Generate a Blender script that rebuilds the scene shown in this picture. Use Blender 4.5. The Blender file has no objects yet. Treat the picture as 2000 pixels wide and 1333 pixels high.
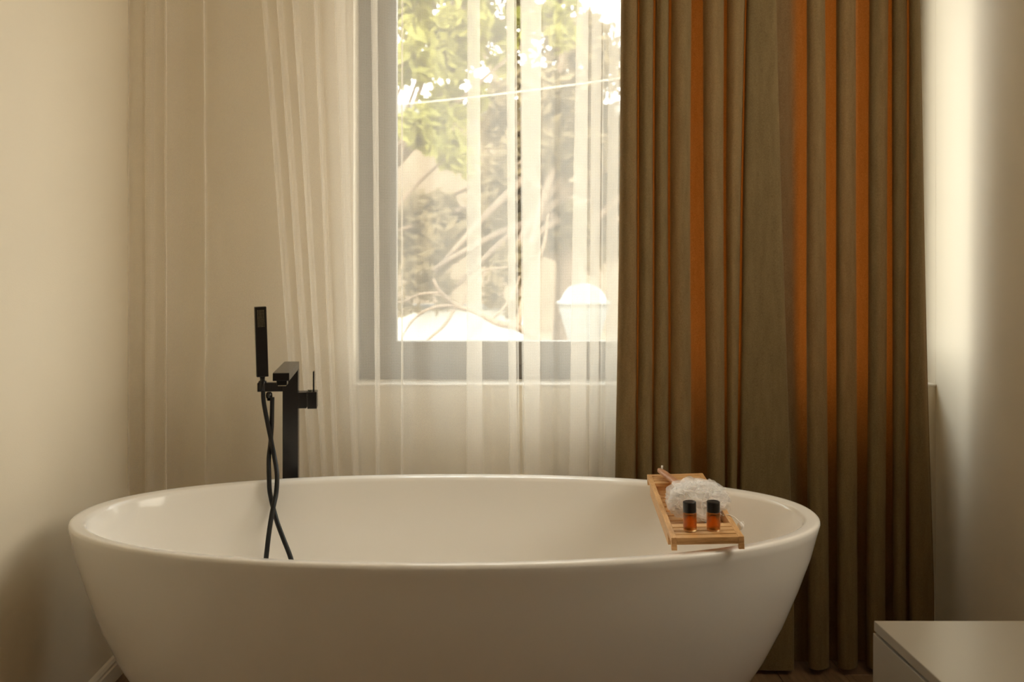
import bpy, bmesh, math, random
from mathutils import Vector, Matrix, noise
random.seed(7)
PI = math.pi
sc = bpy.context.scene
C = sc.collection

# ------------------------------------------------------------------ camera, sky, sun, exposure
CH = 1.147                      # camera height
F = 1886.0                      # focal length in px of the 2000 px frame
cam_d = bpy.data.cameras.new('camera'); cam = bpy.data.objects.new('camera', cam_d); C.objects.link(cam)
cam.location = (0, 0, CH); cam.rotation_euler = (PI/2, 0, 0)
cam_d.sensor_width = 36; cam_d.lens = 36*F/2000
cam_d.shift_x = 56/2000; cam_d.shift_y = -148.5/2000
cam_d.clip_start = .05; cam_d.clip_end = 300
cam_d.dof.use_dof = True; cam_d.dof.focus_distance = 2.25; cam_d.dof.aperture_fstop = 4.0
sc.camera = cam

w = bpy.data.worlds.new('sky'); sc.world = w; w.use_nodes = True
nt = w.node_tree; bg = nt.nodes['Background']
tc = nt.nodes.new('ShaderNodeTexCoord'); sx = nt.nodes.new('ShaderNodeSeparateXYZ')
rp = nt.nodes.new('ShaderNodeValToRGB'); 
nt.links.new(tc.outputs['Generated'], sx.inputs[0]); nt.links.new(sx.outputs['Z'], rp.inputs[0])
rp.color_ramp.elements[0].position = 0.0; rp.color_ramp.elements[0].color = (1.0, .91, .78, 1)
rp.color_ramp.elements[1].position = .8; rp.color_ramp.elements[1].color = (.80, .83, .84, 1)
nt.links.new(rp.outputs[0], bg.inputs[0]); bg.inputs[1].default_value = 6.0

sd = bpy.data.lights.new('sun', 'SUN'); sun = bpy.data.objects.new('sun', sd); C.objects.link(sun)
sd.energy = 4; sd.angle = .01; sd.color = (1, .9, .72)
sun.rotation_euler = (math.radians(48), 0, math.radians(-25)); sun.location = (-3, -3, 6)

# daylight portal in the window opening (guides sampling of the sky only)
pd = bpy.data.lights.new('window_portal', 'AREA'); pt = bpy.data.objects.new('window_portal', pd); C.objects.link(pt)
pd.shape = 'RECTANGLE'; pd.size = 1.66; pd.size_y = 1.62; pd.cycles.is_portal = True
pt.location = (.44, 3.06, 1.59); pt.rotation_euler = (-PI/2, 0, 0)

# weak fill added under the ceiling behind the camera, not a known fixture
ld = bpy.data.lights.new('added_fill', 'AREA'); fill_light = bpy.data.objects.new('added_fill', ld); C.objects.link(fill_light)
ld.shape = 'DISK'; ld.size = .5; ld.energy = 1; ld.color = (1, .82, .6)
fill_light.location = (.2, -.9, 2.52)

vs = sc.view_settings
vs.view_transform = 'Standard'; vs.look = 'None'; vs.gamma = 1; vs.use_curve_mapping = False
vs.exposure = 0.74
cy = sc.cycles
cy.use_denoising = True
cy.max_bounces = 14; cy.diffuse_bounces = 8; cy.glossy_bounces = 6; cy.transmission_bounces = 10
cy.transparent_max_bounces = 32; cy.sample_clamp_indirect = 12; cy.caustics_refractive = False; cy.caustics_reflective = False

# ------------------------------------------------------------------ helpers
def P(px, py, Y):
    """point in the room seen at photograph pixel (px, py) at distance Y"""
    return Vector(((px-944)/F*Y, Y, CH-(py-518)/F*Y))
def X(px, Y): return (px-944)/F*Y
def Zh(py, Y): return CH-(py-518)/F*Y

def new_mat(name):
    m = bpy.data.materials.new(name); m.use_nodes = True
    return m, m.node_tree.nodes, m.node_tree.links, m.node_tree.nodes['Principled BSDF']
def mat(name, col, rough=.5, spec=.5, metal=0, bump=0, bscale=200, var=0, vscale=8, coat=0, stretch=(1, 1, 1), sheen=0):
    m, n, l, b = new_mat(name)
    b.inputs['Base Color'].default_value = (*col, 1)
    b.inputs['Roughness'].default_value = rough; b.inputs['Metallic'].default_value = metal
    b.inputs['Specular IOR Level'].default_value = spec; b.inputs['Coat Weight'].default_value = coat
    b.inputs['Coat Roughness'].default_value = .08
    if sheen:
        b.inputs['Sheen Weight'].default_value = sheen
    t = n.new('ShaderNodeTexCoord'); mp = n.new('ShaderNodeMapping'); mp.inputs['Scale'].default_value = stretch
    l.new(t.outputs['Object'], mp.inputs[0])
    if var:
        nz = n.new('ShaderNodeTexNoise'); nz.inputs['Scale'].default_value = vscale; nz.inputs['Detail'].default_value = 6
        l.new(mp.outputs[0], nz.inputs['Vector'])
        r = n.new('ShaderNodeValToRGB')
        r.color_ramp.elements[0].position = .3; r.color_ramp.elements[1].position = .7
        r.color_ramp.elements[0].color = (*[c*(1-var) for c in col], 1)
        r.color_ramp.elements[1].color = (*[min(1, c*(1+var)) for c in col], 1)
        l.new(nz.outputs[0], r.inputs[0]); l.new(r.outputs[0], b.inputs['Base Color'])
    if bump:
        nb = n.new('ShaderNodeTexNoise'); nb.inputs['Scale'].default_value = bscale; nb.inputs['Detail'].default_value = 4
        l.new(mp.outputs[0], nb.inputs['Vector'])
        bp = n.new('ShaderNodeBump'); bp.inputs['Strength'].default_value = bump; bp.inputs['Distance'].default_value = .002
        l.new(nb.outputs[0], bp.inputs['Height']); l.new(bp.outputs[0], b.inputs['Normal'])
    return m

def link(name, me, m=None, parent=None):
    o = bpy.data.objects.new(name, me); C.objects.link(o)
    if m is not None and not me.materials: me.materials.append(m)
    if parent: o.parent = parent
    return o
def fin(name, bm, m, parent=None, smooth=False, auto=False):
    me = bpy.data.meshes.new(name)
    bmesh.ops.recalc_face_normals(bm, faces=bm.faces) if auto else None
    bm.to_mesh(me); bm.free()
    if smooth:
        for p in me.polygons: p.use_smooth = True
    return link(name, me, m, parent)
def box(bm, c, s, bev=0, mtx=None, seg=2):
    r = bmesh.ops.create_cube(bm, size=1)
    vs_ = r['verts']
    M = Matrix.Translation(c) @ Matrix.Diagonal((*s, 1))
    if mtx is not None: M = mtx @ M
    bmesh.ops.transform(bm, matrix=M, verts=vs_)
    if bev:
        es = {e for v in vs_ for e in v.link_edges}
        bmesh.ops.bevel(bm, geom=list(es), offset=bev, segments=seg, affect='EDGES', profile=.6)
def boxo(name, c, s, m, parent=None, bev=0, mtx=None):
    bm = bmesh.new(); box(bm, c, s, bev, mtx); return fin(name, bm, m, parent)
def b2(name, x0, x1, y0, y1, z0, z1, m, parent=None, bev=0):
    return boxo(name, ((x0+x1)/2, (y0+y1)/2, (z0+z1)/2), (x1-x0, y1-y0, z1-z0), m, parent, bev)
def lathe(bm, prof, seg=32, mtx=None):
    """prof: list of (r, z)"""
    rings = []
    for r, z in prof:
        if r < 1e-6: rings.append([bm.verts.new((0, 0, z))])
        else: rings.append([bm.verts.new((r*math.cos(2*PI*k/seg), r*math.sin(2*PI*k/seg), z)) for k in range(seg)])
    for a, b in zip(rings, rings[1:]):
        for k in range(seg):
            k2 = (k+1) % seg
            if len(a) == 1 and len(b) == 1: continue
            if len(a) == 1: bm.faces.new((a[0], b[k2], b[k])) if False else bm.faces.new((a[0], b[k], b[k2]))
            elif len(b) == 1: bm.faces.new((a[k], b[0], a[k2]))
            else: bm.faces.new((a[k], b[k], b[k2], a[k2]))
    vsx = [v for r in rings for v in r]
    if mtx is not None: bmesh.ops.transform(bm, matrix=mtx, verts=vsx)
    bmesh.ops.recalc_face_normals(bm, faces=bm.faces)
def catmull(pts, n=8):
    pts = [Vector(p) for p in pts]; out = []
    q = [pts[0]*2-pts[1]]+pts+[pts[-1]*2-pts[-2]]
    for i in range(1, len(q)-2):
        p0, p1, p2, p3 = q[i-1], q[i], q[i+1], q[i+2]
        for k in range(n):
            t = k/n
            out.append(.5*((2*p1)+(p2-p0)*t+(2*p0-5*p1+4*p2-p3)*t*t+(3*p1-p0-3*p2+p3)*t**3))
    out.append(pts[-1]); return out
def tube(bm, pts, rad, seg=10, cap=True):
    """rad: number or function of t (0..1)"""
    n = len(pts); rings = []; up = None
    for i, p in enumerate(pts):
        d = (pts[min(i+1, n-1)]-pts[max(i-1, 0)]).normalized()
        if up is None:
            up = Vector((0, 0, 1)) if abs(d.z) < .9 else Vector((1, 0, 0))
        u = (up-d*up.dot(d)).normalized(); v = d.cross(u); up = u
        r = rad(i/(n-1)) if callable(rad) else rad
        rings.append([bm.verts.new(p+u*r*math.cos(2*PI*k/seg)+v*r*math.sin(2*PI*k/seg)) for k in range(seg)])
    for a, b in zip(rings, rings[1:]):
        for k in range(seg):
            bm.faces.new((a[k], a[(k+1) % seg], b[(k+1) % seg], b[k]))
    if cap:
        bm.faces.new(rings[0][::-1]); bm.faces.new(rings[-1])
def empty(name, loc=(0, 0, 0), rz=0):
    o = bpy.data.objects.new(name, None); C.objects.link(o); o.location = loc; o.rotation_euler = (0, 0, rz)
    o.empty_display_size = .1
    return o
def tag(o, label, cat, group=None):
    o['label'] = label; o['category'] = cat
    if group: o['group'] = group
    return o
def struct(o, label=None):
    o['kind'] = 'structure'
    if label: o['label'] = label
    return o

# ------------------------------------------------------------------ room constants
XL, XR, YB, YF, ZC = -1.025, 1.359, 2.90, -3.2, 2.55
WX0, WX1, WZ0, WZ1 = -.3906, 1.3586, CH-.360, 2.40
YW = 3.016          # room-side face of the window frame

# ------------------------------------------------------------------ materials
M_wall = mat('wall_paint', (.78, .705, .57), .55, .3, bump=.12, bscale=300, var=.012, vscale=3)
M_ceil = mat('ceiling_paint', (.84, .78, .67), .7, .2, var=.01, vscale=3)
M_trim = mat('trim_paint', (.82, .76, .66), .3, .5, var=.01, vscale=4)
M_floor = mat('floor_wood', (.20, .125, .07), .35, .4, bump=.25, bscale=60, var=.35, vscale=12, stretch=(6, .6, 6))
M_joint = mat('floor_joint', (.04, .028, .018), .8, .1, var=.1)
M_frame = mat('window_frame_coating', (.17, .15, .122), .55, .35, bump=.1, bscale=500, var=.05)
M_tub = mat('tub_acrylic', (.86, .83, .78), .07, .45, var=.006, vscale=3)
M_black = mat('matte_black_metal', (.012, .010, .009), .27, .5, bump=.05, bscale=700, var=.05)
M_hose = mat('black_hose_sleeve', (.007, .007, .007), .45, .3, bump=.3, bscale=900, var=.05)
M_dot = mat('nozzle_rubber', (.45, .38, .22), .6, .3, var=.05)
M_cap = mat('bottle_cap_plastic', (.012, .011, .010), .35, .5, bump=.05, bscale=500, var=.05)
M_cab = mat('cabinet_lacquer', (.29, .255, .20), .28, .5, bump=.02, bscale=200, var=.01, coat=.15)
M_cabin = mat('cabinet_recess', (.10, .085, .06), .6, .3, var=.05)
M_cord = mat('white_cord', (.86, .84, .8), .7, .2, bump=.3, bscale=900, var=.04)

def wood(name, c0, c1, stretch, rough=.5, scale=30):
    m, n, l, b = new_mat(name)
    t = n.new('ShaderNodeTexCoord'); mp = n.new('ShaderNodeMapping'); mp.inputs['Scale'].default_value = stretch
    nz = n.new('ShaderNodeTexNoise'); nz.inputs['Scale'].default_value = scale; nz.inputs['Detail'].default_value = 8; nz.inputs['Distortion'].default_value = .6
    oi = n.new('ShaderNodeObjectInfo'); ad = n.new('ShaderNodeVectorMath'); ad.operation = 'ADD'
    l.new(t.outputs['Object'], ad.inputs[0]); l.new(oi.outputs['Random'], ad.inputs[1]); l.new(ad.outputs[0], mp.inputs[0]); l.new(mp.outputs[0], nz.inputs['Vector'])
    r = n.new('ShaderNodeValToRGB'); r.color_ramp.elements[0].position = .32; r.color_ramp.elements[1].position = .68
    r.color_ramp.elements[0].color = (*c0, 1); r.color_ramp.elements[1].color = (*c1, 1)
    l.new(nz.outputs[0], r.inputs[0]); l.new(r.outputs[0], b.inputs['Base Color'])
    b.inputs['Roughness'].default_value = rough
    bp = n.new('ShaderNodeBump'); bp.inputs['Strength'].default_value = .15; bp.inputs['Distance'].default_value = .001
    l.new(nz.outputs[0], bp.inputs['Height']); l.new(bp.outputs[0], b.inputs['Normal'])
    return m
M_bamboo = wood('bamboo', (.56, .30, .115), (.72, .44, .20), (1.2, 9, 9), .4)
M_bamboo_l = wood('bamboo_lengthwise', (.56, .30, .115), (.72, .44, .20), (9, 1.2, 9), .4)
M_handle = wood('handle_wood', (.44, .21, .11), (.56, .29, .16), (9, 1.5, 9), .4)
M_bark = wood('bark', (.10, .07, .045), (.17, .12, .08), (5, 5, 1), .9, 6)

def sheer_mat(name):
    m = bpy.data.materials.new(name); m.use_nodes = True; n = m.node_tree.nodes; l = m.node_tree.links
    n.remove(n['Principled BSDF']); out = n['Material Output']
    tr = n.new('ShaderNodeBsdfTransparent'); tl = n.new('ShaderNodeBsdfTranslucent'); df = n.new('ShaderNodeBsdfDiffuse')
    tl.inputs[0].default_value = (.97, .93, .86, 1); df.inputs[0].default_value = (.93, .88, .80, 1)
    mx = n.new('ShaderNodeMixShader'); mx.inputs[0].default_value = .42
    l.new(df.outputs[0], mx.inputs[1]); l.new(tl.outputs[0], mx.inputs[2])
    # coverage of the weave: thread lines, plus more thread seen at a grazing angle
    tcx = n.new('ShaderNodeTexCoord'); 
    w1 = n.new('ShaderNodeTexWave'); w1.bands_direction = 'X'; w1.inputs['Scale'].default_value = 95; w1.inputs['Distortion'].default_value = 1.5; w1.inputs['Detail'].default_value = 2
    w2 = n.new('ShaderNodeTexWave'); w2.bands_direction = 'Z'; w2.inputs['Scale'].default_value = 85; w2.inputs['Distortion'].default_value = 1.5; w2.inputs['Detail'].default_value = 2
    for q in (w1, w2): l.new(tcx.outputs['Object'], q.inputs[0])
    ad = n.new('ShaderNodeMath'); ad.operation = 'ADD'; l.new(w1.outputs['Fac'], ad.inputs[0]); l.new(w2.outputs['Fac'], ad.inputs[1])
    mr = n.new('ShaderNodeMapRange'); mr.inputs['From Min'].default_value = 0; mr.inputs['From Max'].default_value = 2
    mr.inputs['To Min'].default_value = .24; mr.inputs['To Max'].default_value = .46
    l.new(ad.outputs[0], mr.inputs[0])
    lw = n.new('ShaderNodeLayerWeight'); lw.inputs[0].default_value = .35
    pw = n.new('ShaderNodeMath'); pw.operation = 'POWER'; l.new(lw.outputs['Facing'], pw.inputs[0]); pw.inputs[1].default_value = 2.0
    ml = n.new('ShaderNodeMath'); ml.operation = 'MULTIPLY_ADD'; l.new(pw.outputs[0], ml.inputs[0]); ml.inputs[1].default_value = .55; l.new(mr.outputs[0], ml.inputs[2]); ml.use_clamp = True
    fx = n.new('ShaderNodeMixShader'); l.new(ml.outputs[0], fx.inputs[0]); l.new(tr.outputs[0], fx.inputs[1]); l.new(mx.outputs[0], fx.inputs[2])
    l.new(fx.outputs[0], out.inputs[0])
    return m
M_sheer = sheer_mat('sheer_voile')

def drape_mat():
    m = bpy.data.materials.new('heavy_drape_fabric'); m.use_nodes = True; n = m.node_tree.nodes; l = m.node_tree.links
    b = n['Principled BSDF']; out = n['Material Output']
    t = n.new('ShaderNodeTexCoord')
    nz = n.new('ShaderNodeTexNoise'); nz.inputs['Scale'].default_value = 420; nz.inputs['Detail'].default_value = 3
    l.new(t.outputs['Object'], nz.inputs['Vector'])
    mp = n.new('ShaderNodeMapping'); mp.inputs['Scale'].default_value = (8, 8, 1.2)
    n2 = n.new('ShaderNodeTexNoise'); n2.inputs['Scale'].default_value = 9; n2.inputs['Detail'].default_value = 5
    l.new(t.outputs['Object'], mp.inputs[0]); l.new(mp.outputs[0], n2.inputs['Vector'])
    r = n.new('ShaderNodeValToRGB'); r.color_ramp.elements[0].position = .3; r.color_ramp.elements[1].position = .72
    r.color_ramp.elements[0].color = (.125, .088, .037, 1); r.color_ramp.elements[1].color = (.250, .178, .084, 1)
    mm = n.new('ShaderNodeMix'); mm.inputs[0].default_value = .35
    l.new(nz.outputs[0], mm.inputs[2]); l.new(n2.outputs[0], mm.inputs[3]); l.new(mm.outputs[0], r.inputs[0])
    l.new(r.outputs[0], b.inputs['Base Color'])
    b.inputs['Roughness'].default_value = .9; b.inputs['Specular IOR Level'].default_value = .15
    b.inputs['Sheen Weight'].default_value = .12; b.inputs['Sheen Roughness'].default_value = .5; b.inputs['Sheen Tint'].default_value = (.8, .65, .4, 1)
    bp = n.new('ShaderNodeBump'); bp.inputs['Strength'].default_value = .25; bp.inputs['Distance'].default_value = .001
    l.new(nz.outputs[0], bp.inputs['Height']); l.new(bp.outputs[0], b.inputs['Normal'])
    tl = n.new('ShaderNodeBsdfTranslucent'); tl.inputs[0].default_value = (.64, .155, .014, 1)
    mx = n.new('ShaderNodeMixShader'); mx.inputs[0].default_value = .12
    l.new(b.outputs[0], mx.inputs[1]); l.new(tl.outputs[0], mx.inputs[2]); l.new(mx.outputs[0], out.inputs[0])
    return m
M_drape = drape_mat()

def glass_mat(name, col, rough=0.0, ior=1.45):
    m, n, l, b = new_mat(name)
    b.inputs['Base Color'].default_value = (*col, 1); b.inputs['Roughness'].default_value = rough
    b.inputs['Transmission Weight'].default_value = 1; b.inputs['IOR'].default_value = ior
    return m
def pane_mat():
    m = bpy.data.materials.new('window_glass'); m.use_nodes = True; n = m.node_tree.nodes; l = m.node_tree.links
    n.remove(n['Principled BSDF']); out = n['Material Output']
    tr = n.new('ShaderNodeBsdfTransparent'); tr.inputs[0].default_value = (.95, .97, .96, 1)
    gl = n.new('ShaderNodeBsdfGlossy'); gl.inputs['Roughness'].default_value = .02
    lw = n.new('ShaderNodeLayerWeight'); pw = n.new('ShaderNodeMath'); pw.operation = 'POWER'; l.new(lw.outputs['Facing'], pw.inputs[0]); pw.inputs[1].default_value = 5
    lw.inputs[0].default_value = .5
    fr = n.new('ShaderNodeMath'); fr.operation = 'MULTIPLY_ADD'; l.new(pw.outputs[0], fr.inputs[0]); fr.inputs[1].default_value = .9; fr.inputs[2].default_value = .03; fr.use_clamp = True
    mx = n.new('ShaderNodeMixShader'); l.new(fr.outputs[0], mx.inputs[0]); l.new(tr.outputs[0], mx.inputs[1]); l.new(gl.outputs[0], mx.inputs[2]); l.new(mx.outputs[0], out.inputs[0])
    return m
M_pane = pane_mat()
def frost_mat():
    m = bpy.data.materials.new('frosted_glass'); m.use_nodes = True; n = m.node_tree.nodes; l = m.node_tree.links
    n.remove(n['Principled BSDF'])
    tl = n.new('ShaderNodeBsdfTranslucent'); tl.inputs[0].default_value = (.72, .69, .62, 1)
    l.new(tl.outputs[0], n['Material Output'].inputs[0]); return m
M_frost = frost_mat()

def leaf_mat(name, c0, c1, tcol):
    m = bpy.data.materials.new(name); m.use_nodes = True; n = m.node_tree.nodes; l = m.node_tree.links
    n.remove(n['Principled BSDF']); out = n['Material Output']
    g = n.new('ShaderNodeTexNoise'); g.inputs['Scale'].default_value = 1.3; t = n.new('ShaderNodeTexCoord'); l.new(t.outputs['Object'], g.inputs['Vector'])
    r = n.new('ShaderNodeValToRGB'); r.color_ramp.elements[0].position = .38; r.color_ramp.elements[1].position = .62
    r.color_ramp.elements[0].color = (*c0, 1); r.color_ramp.elements[1].color = (*c1, 1); l.new(g.outputs[0], r.inputs[0])
    df = n.new('ShaderNodeBsdfDiffuse'); l.new(r.outputs[0], df.inputs[0])
    tl = n.new('ShaderNodeBsdfTranslucent'); tl.inputs[0].default_value = (*tcol, 1)
    mx = n.new('ShaderNodeMixShader'); mx.inputs[0].default_value = .4
    l.new(df.outputs[0], mx.inputs[1]); l.new(tl.outputs[0], mx.inputs[2]); l.new(mx.outputs[0], out.inputs[0])
    return m
M_leaf_g = leaf_mat('leaves_yellow_green', (.13, .13, .04), (.26, .25, .08), (.42, .40, .11))
M_leaf_b = leaf_mat('leaves_dry_olive', (.12, .095, .055), (.20, .16, .095), (.24, .18, .10))
M_stucco = mat('white_stucco', (.48, .48, .45), .8, .2, bump=.3, bscale=60, var=.05)
M_stone = mat('pale_stone', (.17, .175, .17), .7, .3, bump=.2, bscale=60, var=.04)
M_tan = mat('tan_render', (.15, .115, .08), .85, .2, bump=.3, bscale=30, var=.15, vscale=2)
M_ground = mat('dry_ground', (.16, .13, .09), .9, .1, bump=.3, bscale=10, var=.2, vscale=1)
M_cable = mat('pale_cable', (.34, .31, .25), .5, .3, var=.03)

# ------------------------------------------------------------------ room shell
T = .12
M_wall_dark = mat('brown_low_bounce_wall', (.36, .29, .20), .6, .3, var=.03, vscale=3)  # for the unseen wall, made dark to cut bounce light on the tub front
fl = struct(b2('floor', XL-T, XR+T, YF-T, YB+T, -.06, -.008, M_joint))
PW = .185; prot = {}
row = 0; xx = XL
while xx < XR-.001:
    x1 = min(xx+PW, XR); yy = YF - (.55*(row % 3))
    while yy < YB:
        y0 = max(yy, YF); y1 = min(yy+1.4, YB)
        if y1-y0 > .05:
            key = (round(x1-xx, 4), round(y1-y0, 4))
            if key not in prot:
                bm = bmesh.new(); box(bm, (0, 0, 0), (x1-xx-.0015, y1-y0-.0015, .008), .0008, seg=1)
                me = bpy.data.meshes.new('plank'); bm.to_mesh(me); bm.free(); me.materials.append(M_floor); prot[key] = me
            o = bpy.data.objects.new('plank', prot[key]); C.objects.link(o); o.location = ((xx+x1)/2, (y0+y1)/2, -.004); o.parent = fl
        yy += 1.4
    xx += PW; row += 1
struct(b2('ceiling', XL-T, XR+T, YF-T, YB+T, ZC, ZC+.15, M_ceil))
struct(b2('wall_left', XL-T, XL, YF-T, YB+T, 0, ZC, M_wall))

struct(b2('wall_front', XL, XR, YF-T, YF, 0, ZC, M_wall_dark))
def ring_wall(name, x0, x1, z0, z1, hx0, hx1, hz0, hz1, y0, y1, m):
    bm = bmesh.new()
    o = [(x0, z0), (x1, z0), (x1, z1), (x0, z1)]; h = [(hx0, hz0), (hx1, hz0), (hx1, hz1), (hx0, hz1)]
    V = {}
    for yk, y in enumerate((y0, y1)):
        for k in range(4):
            V['o', yk, k] = bm.verts.new((o[k][0], y, o[k][1])); V['h', yk, k] = bm.verts.new((h[k][0], y, h[k][1]))
    for yk in (0, 1):
        for k in range(4):
            j = (k+1) % 4
            bm.faces.new((V['o', yk, k], V['o', yk, j], V['h', yk, j], V['h', yk, k]))
    for k in range(4):
        j = (k+1) % 4
        bm.faces.new((V['o', 0, k], V['o', 1, k], V['o', 1, j], V['o', 0, j]))
        bm.faces.new((V['h', 0, k], V['h', 0, j], V['h', 1, j], V['h', 1, k]))
    return fin(name, bm, m, auto=True)
struct(ring_wall('wall_back', XL, XR, 0, ZC, WX0, WX1, WZ0, WZ1, YB, YB+.24, M_wall))
# right wall with a second window, beside the cabinet and out of the photograph on the right
S0, S1, SZ0, SZ1 = 1.16, 2.14, 1.12, 2.36
wr = ring_wall('wall_right', -(YB+T), -(YF-T), 0, ZC, -S1, -S0, SZ0, SZ1, 0, T, M_wall)
wr.data.transform(Matrix.Translation((XR, 0, 0)) @ Matrix(((0, 1, 0, 0), (-1, 0, 0, 0), (0, 0, 1, 0), (0, 0, 0, 1)))); struct(wr)
wr.data.flip_normals() if False else None
win2 = struct(empty('window_2', (XR+.08, (S0+S1)/2, SZ0)))
bm = bmesh.new()
for c, s_ in (((0, -.465, .62), (.05, .05, 1.24)), ((0, .465, .62), (.05, .05, 1.24)), ((0, 0, .025), (.05, .88, .05)), ((0, 0, 1.215), (.05, .88, .05))): box(bm, c, s_, .003)
fin('window_frame', bm, M_frame, win2)
bm = bmesh.new(); bm.faces.new([bm.verts.new((0, y, z)) for y, z in ((-.44, .05), (.44, .05), (.44, 1.19), (-.44, 1.19))])
fin('glass_pane', bm, M_frost, win2)
# baseboards: a profile with a stepped moulded top
def baseboard(name, p0, p1, nrm, m):
    prof = [(0, 0), (.013, 0), (.013, .043), (.010, .047), (.010, .054), (.006, .062), (0, .066)]
    bm = bmesh.new(); A = []
    for p in (p0, p1):
        A.append([bm.verts.new((p[0]+nrm[0]*d, p[1]+nrm[1]*d, z)) for d, z in prof])
    k = len(prof)
    for i in range(k): bm.faces.new((A[0][i], A[0][(i+1) % k], A[1][(i+1) % k], A[1][i]))
    bm.faces.new(A[0]); bm.faces.new(A[1][::-1])
    return struct(fin(name, bm, m, auto=True))
baseboard('baseboard_left', (XL, YF), (XL, YB), (1, 0), M_trim)
baseboard('baseboard_right', (XR, YF), (XR, YB), (-1, 0), M_trim)
baseboard('baseboard_back', (XL+.013, YB), (XR-.013, YB), (0, -1), M_trim)

# window: outer frame, two sashes, panes, sill board
win = struct(empty('window_1', ((WX0+WX1)/2, YW, WZ0)))
def wpart(name, x0, x1, y0, y1, z0, z1, m, bev=.002, parent=win):
    o = b2(name, x0, x1, y0, y1, z0, z1, m, None, bev); o.parent = parent
    o.matrix_parent_inverse = Matrix.Translation(-Vector(win.location)); return o
def frame_obj(name, x0, x1, z0, z1, wd, y0, y1, m, parent=win):
    bm = bmesh.new()
    box(bm, ((x0+wd/2), (y0+y1)/2, (z0+z1)/2), (wd, y1-y0, z1-z0), .003)
    box(bm, ((x1-wd/2), (y0+y1)/2, (z0+z1)/2), (wd, y1-y0, z1-z0), .003)
    box(bm, ((x0+x1)/2, (y0+y1)/2, z0+wd/2), (x1-x0-2*wd+.004, y1-y0, wd), .003)
    box(bm, ((x0+x1)/2, (y0+y1)/2, z1-wd/2), (x1-x0-2*wd+.004, y1-y0, wd), .003)
    o = fin(name, bm, m); o.parent = parent; o.matrix_parent_inverse = Matrix.Translation(-Vector(win.location)); return o
XM = X(1262, YW)
frame_obj('window_frame', WX0, WX1, WZ0+.002, WZ1, .052, YW+.012, YW+.08, M_frame)
for a, b in ((WX0+.046, XM), (XM, WX1-.046)):
    s = frame_obj('sash', a, b, WZ0+.048, WZ1-.046, .073, YW, YW+.06, M_frame)
    g = wpart('glass_pane', a+.07, b-.07, YW+.028, YW+.034, WZ0+.118, WZ1-.116, M_pane, 0)
wpart('sill_board', WX0, WX1, YB-.004, YW+.012, WZ0-.004, WZ0+.002, M_trim, .001)

# ------------------------------------------------------------------ bathtub
TC = Vector((X(872, 2.2), 2.22, 0)); TA, TB, TH = .8465, .402, .58; TROT = math.radians(.6)
def tub_ring(bm, sa, sb, z, n=144, ex=2.15, dx=0):
    r = []
    for k in range(n):
        a = 2*PI*k/n; c, s = math.cos(a), math.sin(a)
        x = math.copysign(abs(c)**(2/ex), c)*sa; y = math.copysign(abs(s)**(2/ex), s)*sb
        r.append(bm.verts.new((x+dx, y, z)))
    return r
bm = bmesh.new(); rings = []
outer = [(.585, .52, 0), (.64, .575, .012), (.685, .62, .05), (.748, .69, .12), (.808, .757, .19), (.867, .825, .27), (.914, .88, .35),
         (.951, .927, .43), (.979, .962, .50), (.995, .985, .555)]
for a, b, z in outer: rings.append(tub_ring(bm, TA*a, TB*b, z, dx=-.014*(1-z/.58)))
rings.append(tub_ring(bm, TA-.0005, TB-.0005, .572)); rings.append(tub_ring(bm, TA-.002, TB-.002, .5775)); rings.append(tub_ring(bm, TA-.005, TB-.005, TH))
RW = .034
rings.append(tub_ring(bm, TA-.010, TB-.010, TH)); rings.append(tub_ring(bm, TA-RW+.006, TB-RW+.006, TH-.0015)); rings.append(tub_ring(bm, TA-RW, TB-RW, TH-.004))
rings.append(tub_ring(bm, TA-RW-.004, TB-RW-.004, TH-.012))
for a, b, z in [(.945, .895, .53), (.925, .865, .47), (.90, .83, .40), (.865, .785, .32), (.81, .72, .24), (.735, .64, .18), (.63, .53, .15), (.45, .36, .137), (.2, .16, .132)]:
    rings.append(tub_ring(bm, TA*a, TB*b, z))
for a, b in zip(rings, rings[1:]):
    n = len(a)
    for k in range(n): bm.faces.new((a[k], a[(k+1) % n], b[(k+1) % n], b[k]))
bm.faces.new(rings[0][::-1]); bm.faces.new(rings[-1])
tub = fin('bathtub', bm, M_tub, smooth=True, auto=True)
tub.location = TC; tub.rotation_euler = (0, 0, TROT)
tag(tub, 'large white oval freestanding bathtub with thin rim standing in front of the window', 'bathtub')
bm = bmesh.new(); lathe(bm, [(0, .004), (.02, .004), (.026, .002), (.028, 0)], 24)
dr = fin('drain', bm, mat('chrome', (.7, .7, .7), .15, .5, 1, var=.02), tub, True); dr.location = (0, 0, .1325)

# ------------------------------------------------------------------ tub filler
fx = -.5315; FY = 2.668
fil = empty('freestanding_tub_filler', (fx, FY, 0), math.radians(6))
tag(fil, 'tall matte black freestanding tub filler with hand shower and looping hose behind the bathtub', 'faucet')
def fpart(name, c, s, bev=.0015, m=M_black, parent=fil): return boxo(name, c, s, m, parent, bev)
# local axes: x right, y away from camera
HT = .878
fpart('base_plate', (0, 0, .006), (.12, .12, .012), .002)
fpart('column', (0, 0, (HT-.02+.012)/2), (.042, .042, HT-.02-.012))
sp = fpart('spout', (0, -.121, HT-.010), (.041, .29, .020), .0015)
ae = boxo('aerator', (0, -.232, HT-.0265), (.026, .032, .013), M_black, sp, .001)
aj = boxo('aerator_insert', (0, -.232, HT-.034), (.020, .020, .003), M_dot, sp, .0005)
# holder arm on the left
ha = fpart('holder_arm', (-.0555, .0, Zh(755.5, FY)), (.069, .024, .0245))
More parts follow.
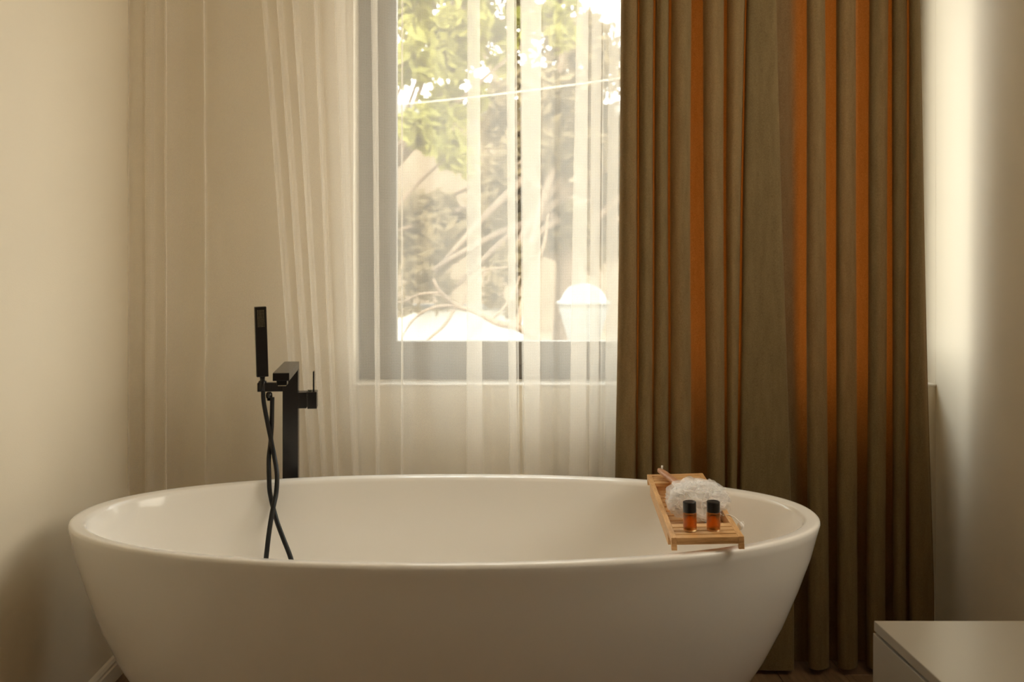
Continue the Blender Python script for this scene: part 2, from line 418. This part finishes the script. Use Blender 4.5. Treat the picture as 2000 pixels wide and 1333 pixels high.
# valve on the right
vz = Zh(781, FY)
vb = fpart('valve_body', (.032, 0, vz), (.024, .044, .044))
hk = fpart('handle_block', (.059, 0, vz), (.026, .047, .047), .002)
lv = boxo('lever', (.0625, -.004, vz+.0235+.027), (.004, .024, .056), M_black, hk, .001)
bm = bmesh.new(); lathe(bm, [(0, 0), (.0055, 0), (.0055, .003), (0, .003)], 16); 
sc_ = fin('set_screw', bm, mat('screw_grey', (.35, .33, .3), .3, .5, 1, var=.02), hk, True); sc_.location = (.051, -.0, vz+.0235)
# hand shower: origin at its foot
hs = empty('hand_shower', (-.0765, -.004, Zh(747, FY))); hs.parent = fil
hs.rotation_euler = (math.radians(1), math.radians(-1.9), math.radians(12))
SHB = .017
boxo('shower_body', (0, 0, SHB+.0965), (.032, .022, .193), M_black, hs, .002)
bm = bmesh.new(); lathe(bm, [(0, -.012), (.008, -.012), (.0085, 0), (.0065, .008), (.0075, .018), (0, .018)], 20); fin('shower_neck', bm, M_black, hs, True)
bm = bmesh.new()
for i in range(5):
    for j in range(13):
        bmesh.ops.create_uvsphere(bm, u_segments=8, v_segments=5, radius=.00085,
            matrix=Matrix.Translation((-.0078+i*.0039, -.0112, SHB+.193-.010-j*.0037)))
nz = fin('nozzles', bm, M_dot, hs, True); nz['kind'] = 'stuff'
bm = bmesh.new(); lathe(bm, [(0, -.014), (.010, -.014), (.011, -.012), (.011, .012), (.010, .014), (0, .014)], 24)
cr = fin('cradle', bm, M_black, fil, True); cr.location = (-.0765, -.004, Zh(753, FY))
bm = bmesh.new(); lathe(bm, [(0, -.014), (.006, -.014), (.0065, -.008), (.0088, -.006), (.0092, 0), (.0085, .006), (.006, .009), (0, .009)], 24)
hn = fin('hose_nut', bm, M_black, fil, True); hn.location = (-.059, -.002, Zh(772, FY))
# hose: from the hand shower down into the tub, round and back up to the nut
A = [(514, 758, 2.655), (514.5, 780, 2.65), (518.5, 806, 2.64), (525, 839, 2.625), (530.5, 866, 2.60), (536.5, 896, 2.555), (540.5, 921, 2.518), (541, 942, 2.50), (539, 966, 2.49), (534, 990, 2.463), (529.5, 1014, 2.445), (524.5, 1048, 2.425), (519.5, 1093, 2.405), (513, 1150, 2.38)]
B = [(562, 1400, 2.30), (584, 1300, 2.33), (592, 1220, 2.355), (583, 1150, 2.38), (568.5, 1093, 2.41), (553, 1052, 2.44), (542.5, 1024, 2.46), (535.5, 1000, 2.49), (530, 977, 2.508), (526.5, 957, 2.495), (525.5, 930, 2.512), (525, 908, 2.545), (525.5, 889, 2.575), (528.5, 863, 2.622), (530.5, 834, 2.642), (531.3, 800, 2.652), (531.8, 776, 2.656)]
mid = [(511, 1230, 2.35), (516, 1330, 2.31), (535, 1405, 2.28)]
pts = catmull([P(*p) for p in A+mid+B], 8)
pts = [Vector((p.x, p.y, max(p.z, .20))) for p in pts]
bm = bmesh.new(); tube(bm, pts, .0062, 12)
hose = fin('hose', bm, M_hose, None, True); hose.parent = fil
hose.matrix_parent_inverse = (Matrix.Translation(fil.location) @ Matrix.Rotation(math.radians(6), 4, 'Z')).inverted()

# ------------------------------------------------------------------ sheer curtains
def strip_z(Y): return Zh(0, Y), Zh(926, Y)
def curtain_sheet(name, ctrl, z0, z1, m, Yref, sub=6, nz=40, wob=.002, und=.0, seed=0, sagz=0):
    """ctrl: list of (px at photo top, px at tub rim, Y) run through a smooth curve, swept over the height"""
    zt, zb = strip_z(Yref)
    top = [Vector((X(a, y), y, 0)) for a, b, y in ctrl]; bot = [Vector((X(b, y), y, 0)) for a, b, y in ctrl]
    T_, B_ = catmull(top, sub), catmull(bot, sub)
    bm = bmesh.new(); rows = []
    for j in range(nz+1):
        z = z0+(z1-z0)*j/nz; t = (zt-z)/(zt-zb)
        tt = max(-.25, min(1.25, t)); row = []
        for i, (a, b) in enumerate(zip(T_, B_)):
            p = a.lerp(b, tt)
            ph = noise.noise(Vector((p.x*9+seed, z*1.1, seed*3.1)))*wob
            ph2 = noise.noise(Vector((p.x*5+seed*2, z*.8, 7+seed)))*und
            row.append(bm.verts.new((min(max(p.x+ph, XL+.004), XR-.012), p.y+ph2, z)))
        rows.append(row)
    for a, b in zip(rows, rows[1:]):
        for k in range(len(a)-1): bm.faces.new((a[k], a[k+1], b[k+1], b[k]))
    return fin(name, bm, m, smooth=True)
def sheer_ctrl(items, x_start, x_end, Y0):
    """items: ('f', t0,t1,b0,b1) triple-layer pleat between px; ('w', t, b, dy) soft bend"""
    out = [(x_start[0], x_start[1], Y0)]
    for it in items:
        if it[0] == 'f':
            _, t0, t1, b0, b1 = it
            out += [(t0+(t1-t0)*.5, b0+(b1-b0)*.5, Y0+.004), (t1, b1, Y0+.001), (t0+(t1-t0)*.5, b0+(b1-b0)*.5, Y0-.004), (t0, b0, Y0-.010), (t0+(t1-t0)*.45, b0+(b1-b0)*.45, Y0-.012), (t1+2, b1+2, Y0-.006)]
        else:
            out.append((it[1], it[2], Y0+it[3]))
    out.append((x_end[0], x_end[1], Y0)); return out
YS = 2.775
itA = [('w', 262, 262, .012), ('f', 283, 303, 283, 300), ('f', 322, 327, 322, 326), ('w', 360, 358, .012), ('f', 396, 400, 400, 405), ('w', 430, 440, -.012), ('w', 475, 500, .006),
       ('f', 511, 521, 580, 592), ('f', 540, 552, 604, 618), ('f', 570, 583, 628, 638), ('f', 612, 617, 652, 657), ('w', 632, 668, .010), ('f', 652, 672, 690, 700),
       ('w', 690, 712, -.010), ('f', 725, 737, 735, 743), ('w', 762, 765, .008), ('f', 784, 787, 783, 787), ('w', 815, 810, -.012), ('w', 850, 845, .010), ('w', 880, 880, -.004),
       ('f', 912, 937, 911, 943), ('w', 962, 966, .010), ('f', 990, 1005, 994, 1009)]
s1 = curtain_sheet('sheer_curtain', sheer_ctrl(itA, (243, 243), (1009, 1015), YS), .012, ZC, M_sheer, YS, 6, 36, .003, .010, 1)
tag(s1, 'wide sheer white voile curtain hanging behind the black tub filler and left window half', 'curtain', 'sheer window curtains')
itB = [('f', 1018, 1057, 1024, 1054), ('w', 1080, 1078, .012), ('w', 1100, 1095, -.006), ('f', 1126, 1150, 1112, 1146), ('f', 1157, 1177, 1152, 1168), ('w', 1182, 1178, .008), ('f', 1191, 1211, 1180, 1202),
       ('w', 1235, 1230, -.004), ('w', 1270, 1265, .010), ('f', 1300, 1315, 1300, 1315), ('w', 1345, 1345, .010), ('w', 1380, 1380, -.004), ('f', 1410, 1425, 1410, 1425)]
s2 = curtain_sheet('sheer_curtain', sheer_ctrl(itB, (1016, 1020), (1462, 1462), YS+.004), .012, ZC, M_sheer, YS, 6, 36, .003, .010, 5)
tag(s2, 'narrow sheer white voile curtain beside the brown drapes, running in behind them', 'curtain', 'sheer window curtains')

# ------------------------------------------------------------------ heavy drapes: nearly closed tube pleats in front, recessed webs between
def drape_ctrl(folds, start, end, Yf=2.690, Yb=2.752):
    """folds: (t0,t1,b0,b1[,dY]) front tubes in px"""
    out = [(start[0], start[1], Yb if len(start) < 3 else start[2])]
    for f in folds:
        t0, t1, b0, b1 = f[:4]; d = f[4] if len(f) > 4 else 0
        w0, w1 = t1-t0, b1-b0; yf, ym = Yf+d, (Yf+d)*.5+Yb*.5
        nk = f[5] if len(f) > 5 else .38
        out += [(t0+nk*w0, b0+nk*w1, Yb-.008), (t0+.02*w0, b0+.02*w1, ym), (t0+.14*w0, b0+.14*w1, yf+.010), (t0+.5*w0, b0+.5*w1, yf), (t1-.14*w0, b1-.14*w1, yf+.010), (t1-.02*w0, b1-.02*w1, ym), (t1-nk*w0, b1-nk*w1, Yb-.008)]
        # web to the next pleat is set back
        out.append((t1+1.5, b1+1.5, Yb+.004))
    out.append((end[0], end[1], Yb if len(end) < 3 else end[2])); return out
dl = [(1212, 1246, 1202, 1244), (1248, 1277, 1246, 1275), (1280, 1307, 1276, 1306, .004), (1311, 1350, 1309, 1350), (1372, 1414, 1380, 1416, .004), (1419, 1455, 1420, 1440, .010)]
cL = drape_ctrl(dl, (1216, 1206), (1458, 1446, 2.735))
cL += [(1462, 1450, 2.706), (1485, 1490, 2.698), (1508, 1534, 2.694), (1516, 1544, 2.700), (1510, 1538, 2.712), (1485, 1492, 2.718), (1464, 1456, 2.724), (1457, 1446, 2.732), (1464, 1454, 2.742), (1490, 1500, 2.744), (1506, 1530, 2.740)]
d1 = curtain_sheet('drape', cL, .014, ZC, M_drape, 2.70, 6, 40, .004, .006, 11)
tag(d1, 'heavy olive brown drape, left panel beside the sheer curtain, with wide flat right edge', 'curtain', 'heavy brown drapes')
dr_ = [(1574, 1612, 1576, 1617), (1633, 1672, 1634, 1675), (1698, 1736, 1694, 1732), (1742, 1771, 1745, 1771, .006), (1774, 1794, 1776, 1816, .004)]
cR = [(1546, 1556, 2.762), (1520, 1530, 2.764), (1496, 1518, 2.762), (1494, 1515, 2.758)]+drape_ctrl(dr_, (1498, 1520, 2.752), (1778, 1798, 2.75))
d2 = curtain_sheet('drape', cR, .018, ZC, M_drape, 2.70, 6, 40, .004, .006, 23)
tag(d2, 'heavy olive brown drape, right panel nearest the right wall, with deep round pleats', 'curtain', 'heavy brown drapes')

# ------------------------------------------------------------------ cabinet
CX, CY1, CZ = X(1707, 1.755), 1.755, .5
CY0 = .55
cab = empty('low_cabinet', ((CX+XR)/2, (CY0+CY1)/2, 0))
tag(cab, 'low greige lacquered cabinet with flat top in the corner by the right wall', 'cabinet')
inv = Matrix.Translation(-Vector(cab.location))
def cpart(name, x0, x1, y0, y1, z0, z1, m, bev=.001, parent=cab):
    o = b2(name, x0, x1, y0, y1, z0, z1, m, None, bev); o.parent = parent; o.matrix_parent_inverse = inv; return o
XC = XR-.014
cpart('cabinet_top', CX, XC, CY0, CY1, CZ-.018, CZ, M_cab, .0012)
cpart('carcass', CX+.018, XC-.002, CY0+.002, CY1-.002, .06, CZ-.018, M_cabin)
cpart('plinth', CX+.05, XC-.01, CY0+.03, CY1-.03, 0, .06, M_cabin)
for z0, z1 in ((.255, CZ-.0225), (.055, .250)):
    for a, b in ((CY0+.001, (CY0+CY1)/2-.0015), ((CY0+CY1)/2+.0015, CY1+.001)):
        cpart('drawer_front', CX-.0015, CX+.0175, a, b, z0, z1, M_cab, .001)
cpart('end_panel', CX+.0178, XC, CY1-.002, CY1-.0005, .055, CZ-.0185, M_cab, 0)

# ------------------------------------------------------------------ bath tray
TY0, TL, TWd = 1.913, .588, .142
tz = CH-.541
tray = empty('bath_tray', (.372, TY0, tz), math.radians(-5.3))
tray.rotation_euler = (math.radians(-.12), math.radians(-2.6), math.radians(-5.0))
tag(tray, 'slatted bamboo bath tray lying across the right end of the bathtub', 'bath tray')
RWD, TH1 = .011, .011
def tp(name, x0, x1, y0, y1, z0, z1, m=M_bamboo, bev=.0008): return b2(name, x0, x1, y0, y1, z0, z1, m, tray, bev)
for x0 in (0, TWd-RWD): tp('side_rail', x0, x0+RWD, 0, TL, -TH1, 0, M_bamboo_l)
for y0 in (0, .0815, TL-.105, TL-.0235):
    pass
def shelf(y0, y1, z, n, bw):
    pass
sy = [(.0, .0215), (.0265, .0477), (.0527, .0742), (.0792, .104)]
for a, b in sy:
    tp('slat', RWD, TWd-RWD, a, b, -.0095, -.0004); tp('slat', RWD, TWd-RWD, TL-b, TL-a, -.0095, -.0004)
WD = .034
for k in range(9):
    a = .110+k*.0414
    tp('slat', RWD*.9, TWd-RWD*.9, a, a+.030, -WD, -WD+.008)
for x0 in (0.0005, TWd-.0095): tp('well_side', x0, x0+.009, .078, TL-.078, -WD-.002, -TH1, M_bamboo_l)
for y0 in (.085, TL-.094): tp('well_end', .0095, TWd-.0095, y0, y0+.009, -WD-.002, -.0096)
for x0 in (0, TWd-.011):
    for y0 in (.0, TL-.012): tp('leg', x0, x0+.011, y0+.0005, y0+.012, -.0255, -TH1, M_bamboo)
tp('front_lip', .011, TWd-.011, .001, .007, -.0145, -.0096)

# ------------------------------------------------------------------ bottles on the tray
M_amber = glass_mat('amber_glass', (.93, .70, .42))
m_, n_, l_, b_ = M_amber, M_amber.node_tree.nodes, M_amber.node_tree.links, M_amber.node_tree.nodes['Principled BSDF']
# let daylight through the thin glass: part clear tinted transmission
trn = n_.new('ShaderNodeBsdfTransparent'); trn.inputs[0].default_value = (.88, .60, .32, 1)
mxx = n_.new('ShaderNodeMixShader'); mxx.inputs[0].default_value = .45
l_.new(b_.outputs[0], mxx.inputs[1]); l_.new(trn.outputs[0], mxx.inputs[2]); l_.new(mxx.outputs[0], n_['Material Output'].inputs[0])
M_liq = glass_mat('amber_liquid', (.78, .50, .22), 0, 1.35)
def bottle(px, py, Y, label, rz):
    b = empty('amber_bottle', (X(px, Y), Y, Zh(py, Y)), rz); tag(b, label, 'bottle', 'small amber bottles on the bath tray')
    b.rotation_euler = (0, math.radians(-1.6), rz)
    bm = bmesh.new(); lathe(bm, [(0, .0005), (.0115, .0005), (.0132, .0022), (.0135, .005), (.0135, .035), (.0128, .0378), (.0095, .040), (.009, .044), (.008, .044), (.0085, .0395), (.0118, .037), (.0122, .034), (.0122, .006), (.0112, .004), (0, .004)], 36)
    fin('bottle_body', bm, M_amber, b, True)
    bm = bmesh.new(); lathe(bm, [(0, .0042), (.0110, .0042), (.0120, .0062), (.0120, .033), (0, .033)], 32)
    fin('liquid', bm, M_liq, b, True)
    bm = bmesh.new()
    lathe(bm, [(0, .0385), (.0128, .0385), (.0132, .039), (.0132, .0585), (.0126, .0598), (.0105, .0600), (.0100, .0596), (0, .0596)], 48)
    c = fin('bottle_cap', bm, M_cap, b)
    return b
bottle(1348, 1037.5, 1.957, 'small amber glass bottle with black cap, the left one on the bath tray', .3)
bottle(1393.5, 1037, 1.957, 'small amber glass bottle with black cap, the right one on the bath tray', 1.1)

# ------------------------------------------------------------------ bath pouf
def pouf_mat(nm, OP):
    m = bpy.data.materials.new(nm); m.use_nodes = True; n = m.node_tree.nodes; l = m.node_tree.links
    n.remove(n['Principled BSDF']); out = n['Material Output']
    tr = n.new('ShaderNodeBsdfTransparent'); tl = n.new('ShaderNodeBsdfTranslucent'); df = n.new('ShaderNodeBsdfDiffuse')
    tl.inputs[0].default_value = (.97, .96, .95, 1); df.inputs[0].default_value = (.95, .94, .93, 1)
    mx = n.new('ShaderNodeMixShader'); mx.inputs[0].default_value = .4; l.new(df.outputs[0], mx.inputs[1]); l.new(tl.outputs[0], mx.inputs[2])
    t = n.new('ShaderNodeTexCoord'); vo = n.new('ShaderNodeTexNoise'); vo.inputs['Scale'].default_value = 160; l.new(t.outputs['Object'], vo.inputs['Vector'])
    mr = n.new('ShaderNodeMapRange'); mr.inputs['From Min'].default_value = .3; mr.inputs['From Max'].default_value = .7; mr.inputs['To Min'].default_value = OP-.05; mr.inputs['To Max'].default_value = OP+.05
    l.new(vo.outputs[0], mr.inputs[0])
    fx_ = n.new('ShaderNodeMixShader'); l.new(mr.outputs[0], fx_.inputs[0]); l.new(tr.outputs[0], fx_.inputs[1]); l.new(mx.outputs[0], fx_.inputs[2]); l.new(fx_.outputs[0], out.inputs[0])
    return m
M_pouf = pouf_mat('mesh_netting', .5); M_core = pouf_mat('gathered_netting', .9)
PY = 2.135; PC = P(1363, 979, PY)
pf = empty('bath_pouf', (PC.x, PC.y, CH-.541-.026)); 
tag(pf, 'white ruffled mesh bath pouf sitting on the bath tray behind the two bottles', 'bath pouf')
rnd = random.Random(3)
bm = bmesh.new()
cz = PC.z-pf.location.z
SX, SY_, SZ = .064, .058, cz*1.03
for k in range(120):
    d = Vector((rnd.gauss(0, 1), rnd.gauss(0, 1), rnd.gauss(0, 1))).normalized()
    if d.z < -.75: d.z = -d.z
    t1 = d.orthogonal().normalized(); t1 = Matrix.Rotation(rnd.uniform(0, 2*PI), 3, d) @ t1; t2 = d.cross(t1)
    span = rnd.uniform(.5, .95); NU, NV = 22, 4; fr = rnd.uniform(2.0, 3.6); ph = rnd.uniform(0, 6.3); R = rnd.uniform(.84, 1.13); amp = rnd.uniform(.10, .22)
    if d.z > .35 and abs(d.x) > .3: R *= rnd.uniform(1, 1.1)
    g = []
    for i in range(NU+1):
        u = (i/NU-.5)*2; rowv = []
        for j in range(NV+1):
            v = j/NV
            dirv = (d+t1*u*span+t2*(math.sin(u*fr*2+ph)*amp*(.3+v)+math.sin(u*fr*5+ph*2)*amp*.35*v)).normalized()
            r = R*(.76+.24*v)*(1-.10*u*u)*(1+.035*math.sin(u*11+ph))
            p = Vector((dirv.x*r*SX, dirv.y*r*SY_, cz+max(-cz+.002, dirv.z*r*SZ)))
            rowv.append(bm.verts.new(p))
        g.append(rowv)
    for i in range(NU):
        for j in range(NV): bm.faces.new((g[i][j], g[i+1][j], g[i+1][j+1], g[i][j+1]))
fin('netting', bm, M_pouf, pf, True)
bm = bmesh.new(); bmesh.ops.create_icosphere(bm, subdivisions=4, radius=1)
for v in bm.verts:
    r = .84+.07*noise.noise(v.co*2.6)-.10*abs(noise.noise(v.co*4.5))
    v.co = Vector((v.co.x*r*SX, v.co.y*r*SY_, cz+max(-cz+.002, v.co.z*r*SZ)))
fin('netting_core', bm, M_core, pf, True)
cpts = catmull([P(1412, 1008, 2.08), P(1422, 1006, 2.065), P(1433, 1010, 2.045), P(1440, 1016, 2.03), P(1446, 1022, 2.02)], 8)
bm = bmesh.new(); tube(bm, cpts, .0011, 8)
tube(bm, catmull([P(1446, 1022, 2.02), P(1451, 1020, 2.018), P(1452.5, 1026, 2.016), P(1449, 1033, 2.014)], 6), .0011, 8)
co = fin('cord', bm, M_cord, None, True); co.parent = pf; co.matrix_parent_inverse = Matrix.Translation(-Vector(pf.location))
bm = bmesh.new(); bmesh.ops.create_icosphere(bm, subdivisions=3, radius=1)
kp = P(1446.5, 1028, 2.016)
for v in bm.verts:
    r = 1+.35*noise.noise(v.co*2.5); v.co = Vector((v.co.x*r*.0062, v.co.y*r*.006, v.co.z*r*.0085))+kp
kn = fin('cord_knot', bm, M_cord, None, True); kn.parent = pf; kn.matrix_parent_inverse = Matrix.Translation(-Vector(pf.location))

# ------------------------------------------------------------------ wooden brush with its handle over the tray's far end
br = empty('bath_brush', tuple(P(1290, 917, 2.475)))
tag(br, 'reddish wooden brush handle lying on the far end of the bath tray behind the pouf', 'bath brush')
ia = Matrix.Translation(-Vector(br.location))
hp = [P(1288, 919, 2.478), P(1297, 925, 2.44), P(1310, 935, 2.395), P(1322, 944, 2.35), P(1333, 951, 2.31), P(1344, 957, 2.27), P(1356, 962, 2.225)]
hw = [.0070, .0092, .0095, .0105, .0145, .020, .023]
hc = catmull(hp, 6); bm = bmesh.new(); rings = []
N = len(hc)
for i, p in enumerate(hc):
    t = i/(N-1)*(len(hw)-1); a = int(min(t, len(hw)-2)); wd = hw[a]+(hw[a+1]-hw[a])*(t-a)
    d = (hc[min(i+1, N-1)]-hc[max(i-1, 0)]).normalized(); s = d.cross(Vector((0, 0, 1))).normalized(); u = s.cross(d)
    if i == 0 or i == N-1: wd *= .75
    hh = .0055
    rings.append([bm.verts.new(p+s*wd*math.copysign(abs(math.cos(q))**.7, math.cos(q))+u*hh*math.copysign(abs(math.sin(q))**.7, math.sin(q))) for q in [2*PI*k/16 for k in range(16)]])
for a, b in zip(rings, rings[1:]):
    for k in range(16): bm.faces.new((a[k], a[(k+1) % 16], b[(k+1) % 16], b[k]))
bm.faces.new(rings[0]); bm.faces.new(rings[-1])
h = fin('handle', bm, M_handle, None, True, True); h.parent = br; h.matrix_parent_inverse = ia
bm = bmesh.new(); q = P(1293, 917, 2.468)
tube(bm, [q+Vector((0, 0, -.002)), q+Vector((0, 0, .0045)), q+Vector((.0005, 0, .009))], .0025, 10)
h = fin('hanging_cord', bm, M_cord, None, True); h.parent = br; h.matrix_parent_inverse = ia
bm = bmesh.new()
for i in range(5):
    for j in range(7):
        c = P(1352, 962, 2.245)+Vector((-.016+i*.008, -.024+j*.008, -.014))
        box(bm, c, (.005, .005, .018), 0)
h = fin('bristles', bm, M_cord, None); h['kind'] = 'stuff'; h.parent = br; h.matrix_parent_inverse = ia

# ------------------------------------------------------------------ outside
GZ = -.5
struct(b2('ground', -40, 40, YB+.24, 80, GZ-.2, GZ, M_ground))
# white garden wall with coping
gw = empty('garden_wall', (0, 11.5, GZ)); tag(gw, 'low white garden wall outside beyond the window', 'wall')
def gpart(name, x0, x1, y0, y1, z0, z1, m, parent, bev=.01):
    o = b2(name, x0, x1, y0, y1, z0, z1, m, None, bev); o.parent = parent; o.matrix_parent_inverse = Matrix.Translation(-Vector(parent.location)); return o
gpart('wall_body', -5, X(1022, 11.5), 11.5, 11.75, GZ, Zh(604, 11.5), M_stucco, gw)
gpart('coping', -5.05, X(1022, 11.5)+.05, 11.45, 11.8, Zh(604, 11.5), Zh(596, 11.5), M_stone, gw)
# stone urn on a post
UY = 8.0; ux = X(1140, UY)
ur = empty('garden_urn', (ux, UY, GZ)); tag(ur, 'pale flared stone urn with domed top outside the window on the right', 'urn')
pxm = UY/F
prof = [(0, Zh(680, UY)-GZ), (24*pxm, Zh(680, UY)-GZ), (30*pxm, Zh(668, UY)-GZ), (36*pxm, Zh(645, UY)-GZ), (43*pxm, Zh(622, UY)-GZ), (48*pxm, Zh(604, UY)-GZ), (49*pxm, Zh(596, UY)-GZ),
        (53*pxm, Zh(594, UY)-GZ), (53*pxm, Zh(589, UY)-GZ), (46*pxm, Zh(587, UY)-GZ), (40*pxm, Zh(575, UY)-GZ), (30*pxm, Zh(562, UY)-GZ), (16*pxm, Zh(556, UY)-GZ), (6*pxm, Zh(554, UY)-GZ), (0, Zh(553, UY)-GZ)]
bm = bmesh.new(); lathe(bm, prof, 40); fin('urn_body', bm, M_stone, ur, True)
boxo('post', (0, 0, (Zh(680, UY)-GZ)/2), (.26, .26, Zh(680, UY)-GZ), M_stucco, ur, .01)
# cable
bm = bmesh.new(); ca, cb = P(400, 232, 6.5), P(1560, 92, 7.5)
tube(bm, [ca.lerp(cb, t/20)+Vector((0, 0, -.08*(1-(2*t/20-1)**2))) for t in range(21)], .0045, 8)
cable = fin('overhead_cable', bm, M_cable, None, True)
for q in (ca, cb):
    b2('cable_pole', q.x-.04, q.x+.04, q.y-.04, q.y+.04, GZ, q.z+.05, M_bark, cable, .005)
tag(cable, 'thin pale cable crossing outside the window', 'cable')

def tree(name, base, height, blobs, nleaf, lsize, leafm, label, seed, trunk_r=.12, group='trees outside the window'):
    r = random.Random(seed)
    t = empty(name, base); tag(t, label, 'tree', group)
    b = Vector(base)
    bm = bmesh.new(); top = Vector((0, 0, height))
    tube(bm, catmull([Vector((0, 0, 0)), Vector((.06, 0, height*.35)), Vector((-.05, .05, height*.7)), top], 5), lambda q: trunk_r*(1-.7*q), 10)
    for c, rad in blobs:
        cc = Vector(c)-b; st = Vector((0, 0, height*r.uniform(.35, .75)))
        tube(bm, catmull([st, st.lerp(cc, .5)+Vector((0, 0, .1)), cc], 5), lambda q: trunk_r*.35*(1-.75*q), 7)
    fin('trunk', bm, M_bark, t, True)
    vs_, fs = [], []
    tot = sum(rad**2 for _, rad in blobs)
    for c, rad in blobs:
        cc = Vector(c)-b
        sub = [(cc+Vector((r.gauss(0, 1), r.gauss(0, 1), r.gauss(0, .8)))*rad*.55, rad*r.uniform(.15, .38)) for _ in range(14)]
        for _ in range(int(nleaf*rad**2/tot)):
            sc0, sr = r.choice(sub)
            p = sc0+Vector((r.gauss(0, 1), r.gauss(0, 1), r.gauss(0, 1)))*sr*.6
            u = Vector((r.gauss(0, 1), r.gauss(0, 1), r.gauss(0, 1))).normalized(); v = u.orthogonal().normalized()
            s = lsize*r.uniform(.6, 1.3); k = len(vs_)
            vs_ += [p-u*s, p+v*s*.45+u*s*.1, p+u*s, p-v*s*.45+u*s*.1]; fs.append((k, k+1, k+2, k+3))
    me = bpy.data.meshes.new('foliage'); me.from_pydata(vs_, [], fs); me.update()
    o = link('foliage', me, leafm, t); o['kind'] = 'stuff'
    return t
def bl(px, py, Y, rpx): return (tuple(P(px, py, Y)), rpx/F*Y)
tree('garden_tree', (X(690, 10), 10, GZ), 3.6, [bl(850, 60, 10, 75), bl(900, 180, 10.3, 60), bl(830, 250, 9.8, 60), bl(880, 300, 10, 50), bl(960, 60, 10.5, 60), bl(800, 120, 9.6, 60), bl(1080, 40, 10.4, 50), bl(760, -60, 10, 110), bl(920, -90, 10, 100)], 7000, .085, M_leaf_g, 'bright yellow green leafy tree outside the left part of the window', 1)
tree('garden_tree', (X(1100, 13), 13, GZ), 4.5, [bl(1080, 300, 13, 90), bl(1090, 450, 13, 70), bl(980, 420, 13.4, 90), bl(880, 460, 13, 90), bl(780, 430, 13.6, 90), bl(1160, 200, 13, 90), bl(1130, 80, 13, 90), bl(1000, 240, 13.5, 110), bl(1200, 420, 13.5, 90), bl(700, 480, 13, 90), bl(1300, 300, 13, 120), bl(1450, 200, 13, 150), bl(820, 540, 11.2, 45), bl(1000, 520, 11.2, 40), bl(960, 575, 11.2, 22), bl(1005, 600, 11.2, 20), bl(790, 600, 11.2, 18), bl(860, 590, 11.2, 14), bl(880, 0, 13.6, 100), bl(1010, 20, 13.6, 100)], 26000, .10, M_leaf_b, 'large dry olive tree outside the middle of the window', 2, .2)
# bare fallen branch in front of the wall
BY = 6.5
rb = empty('bare_branch', tuple(P(1075, 668, BY))); tag(rb, 'bare forked branch outside the window above the sill', 'branch')
ib = Matrix.Translation(-Vector(rb.location))
for nm, pl, r0, r1 in (('limb', [(1178, 1000), (1170, 840), (1110, 720), (1060, 672), (1012, 640), (975, 632), (930, 610), (890, 597), (860, 570), (846, 545)], .040, .010),
                   ('twig', [(890, 598), (868, 635), (835, 665), (812, 690)], .014, .006), ('twig', [(892, 597), (850, 600), (815, 618), (790, 650), (778, 690)], .011, .004),
                   ('twig', [(900, 600), (915, 560), (945, 530), (990, 522)], .013, .005), ('twig', [(960, 625), (985, 600), (1008, 560), (1015, 540)], .010, .004), ('twig', [(862, 572), (820, 575), (785, 590), (760, 588)], .009, .004),
                   ('twig', [(1010, 640), (1030, 560), (1062, 480), (1070, 420)], .022, .006)):
    bm = bmesh.new(); tube(bm, catmull([P(a, b, BY+.1*math.sin(a*.05)) for a, b in pl], 6), lambda q: r0+(r1-r0)*q, 8)
    o = fin(nm, bm, M_bark, None, True); o.parent = rb; o.matrix_parent_inverse = ib
# far house
hb = empty('far_house', (2, 24, GZ)); tag(hb, 'large brown rendered house far beyond the trees outside the window', 'house')
gpart('house_wall', -9, 12, 24, 25, GZ, 4.8, M_tan, hb); gpart('house_roof', -9.5, 12.5, 23.6, 25.4, 4.8, 5.1, M_stone, hb)
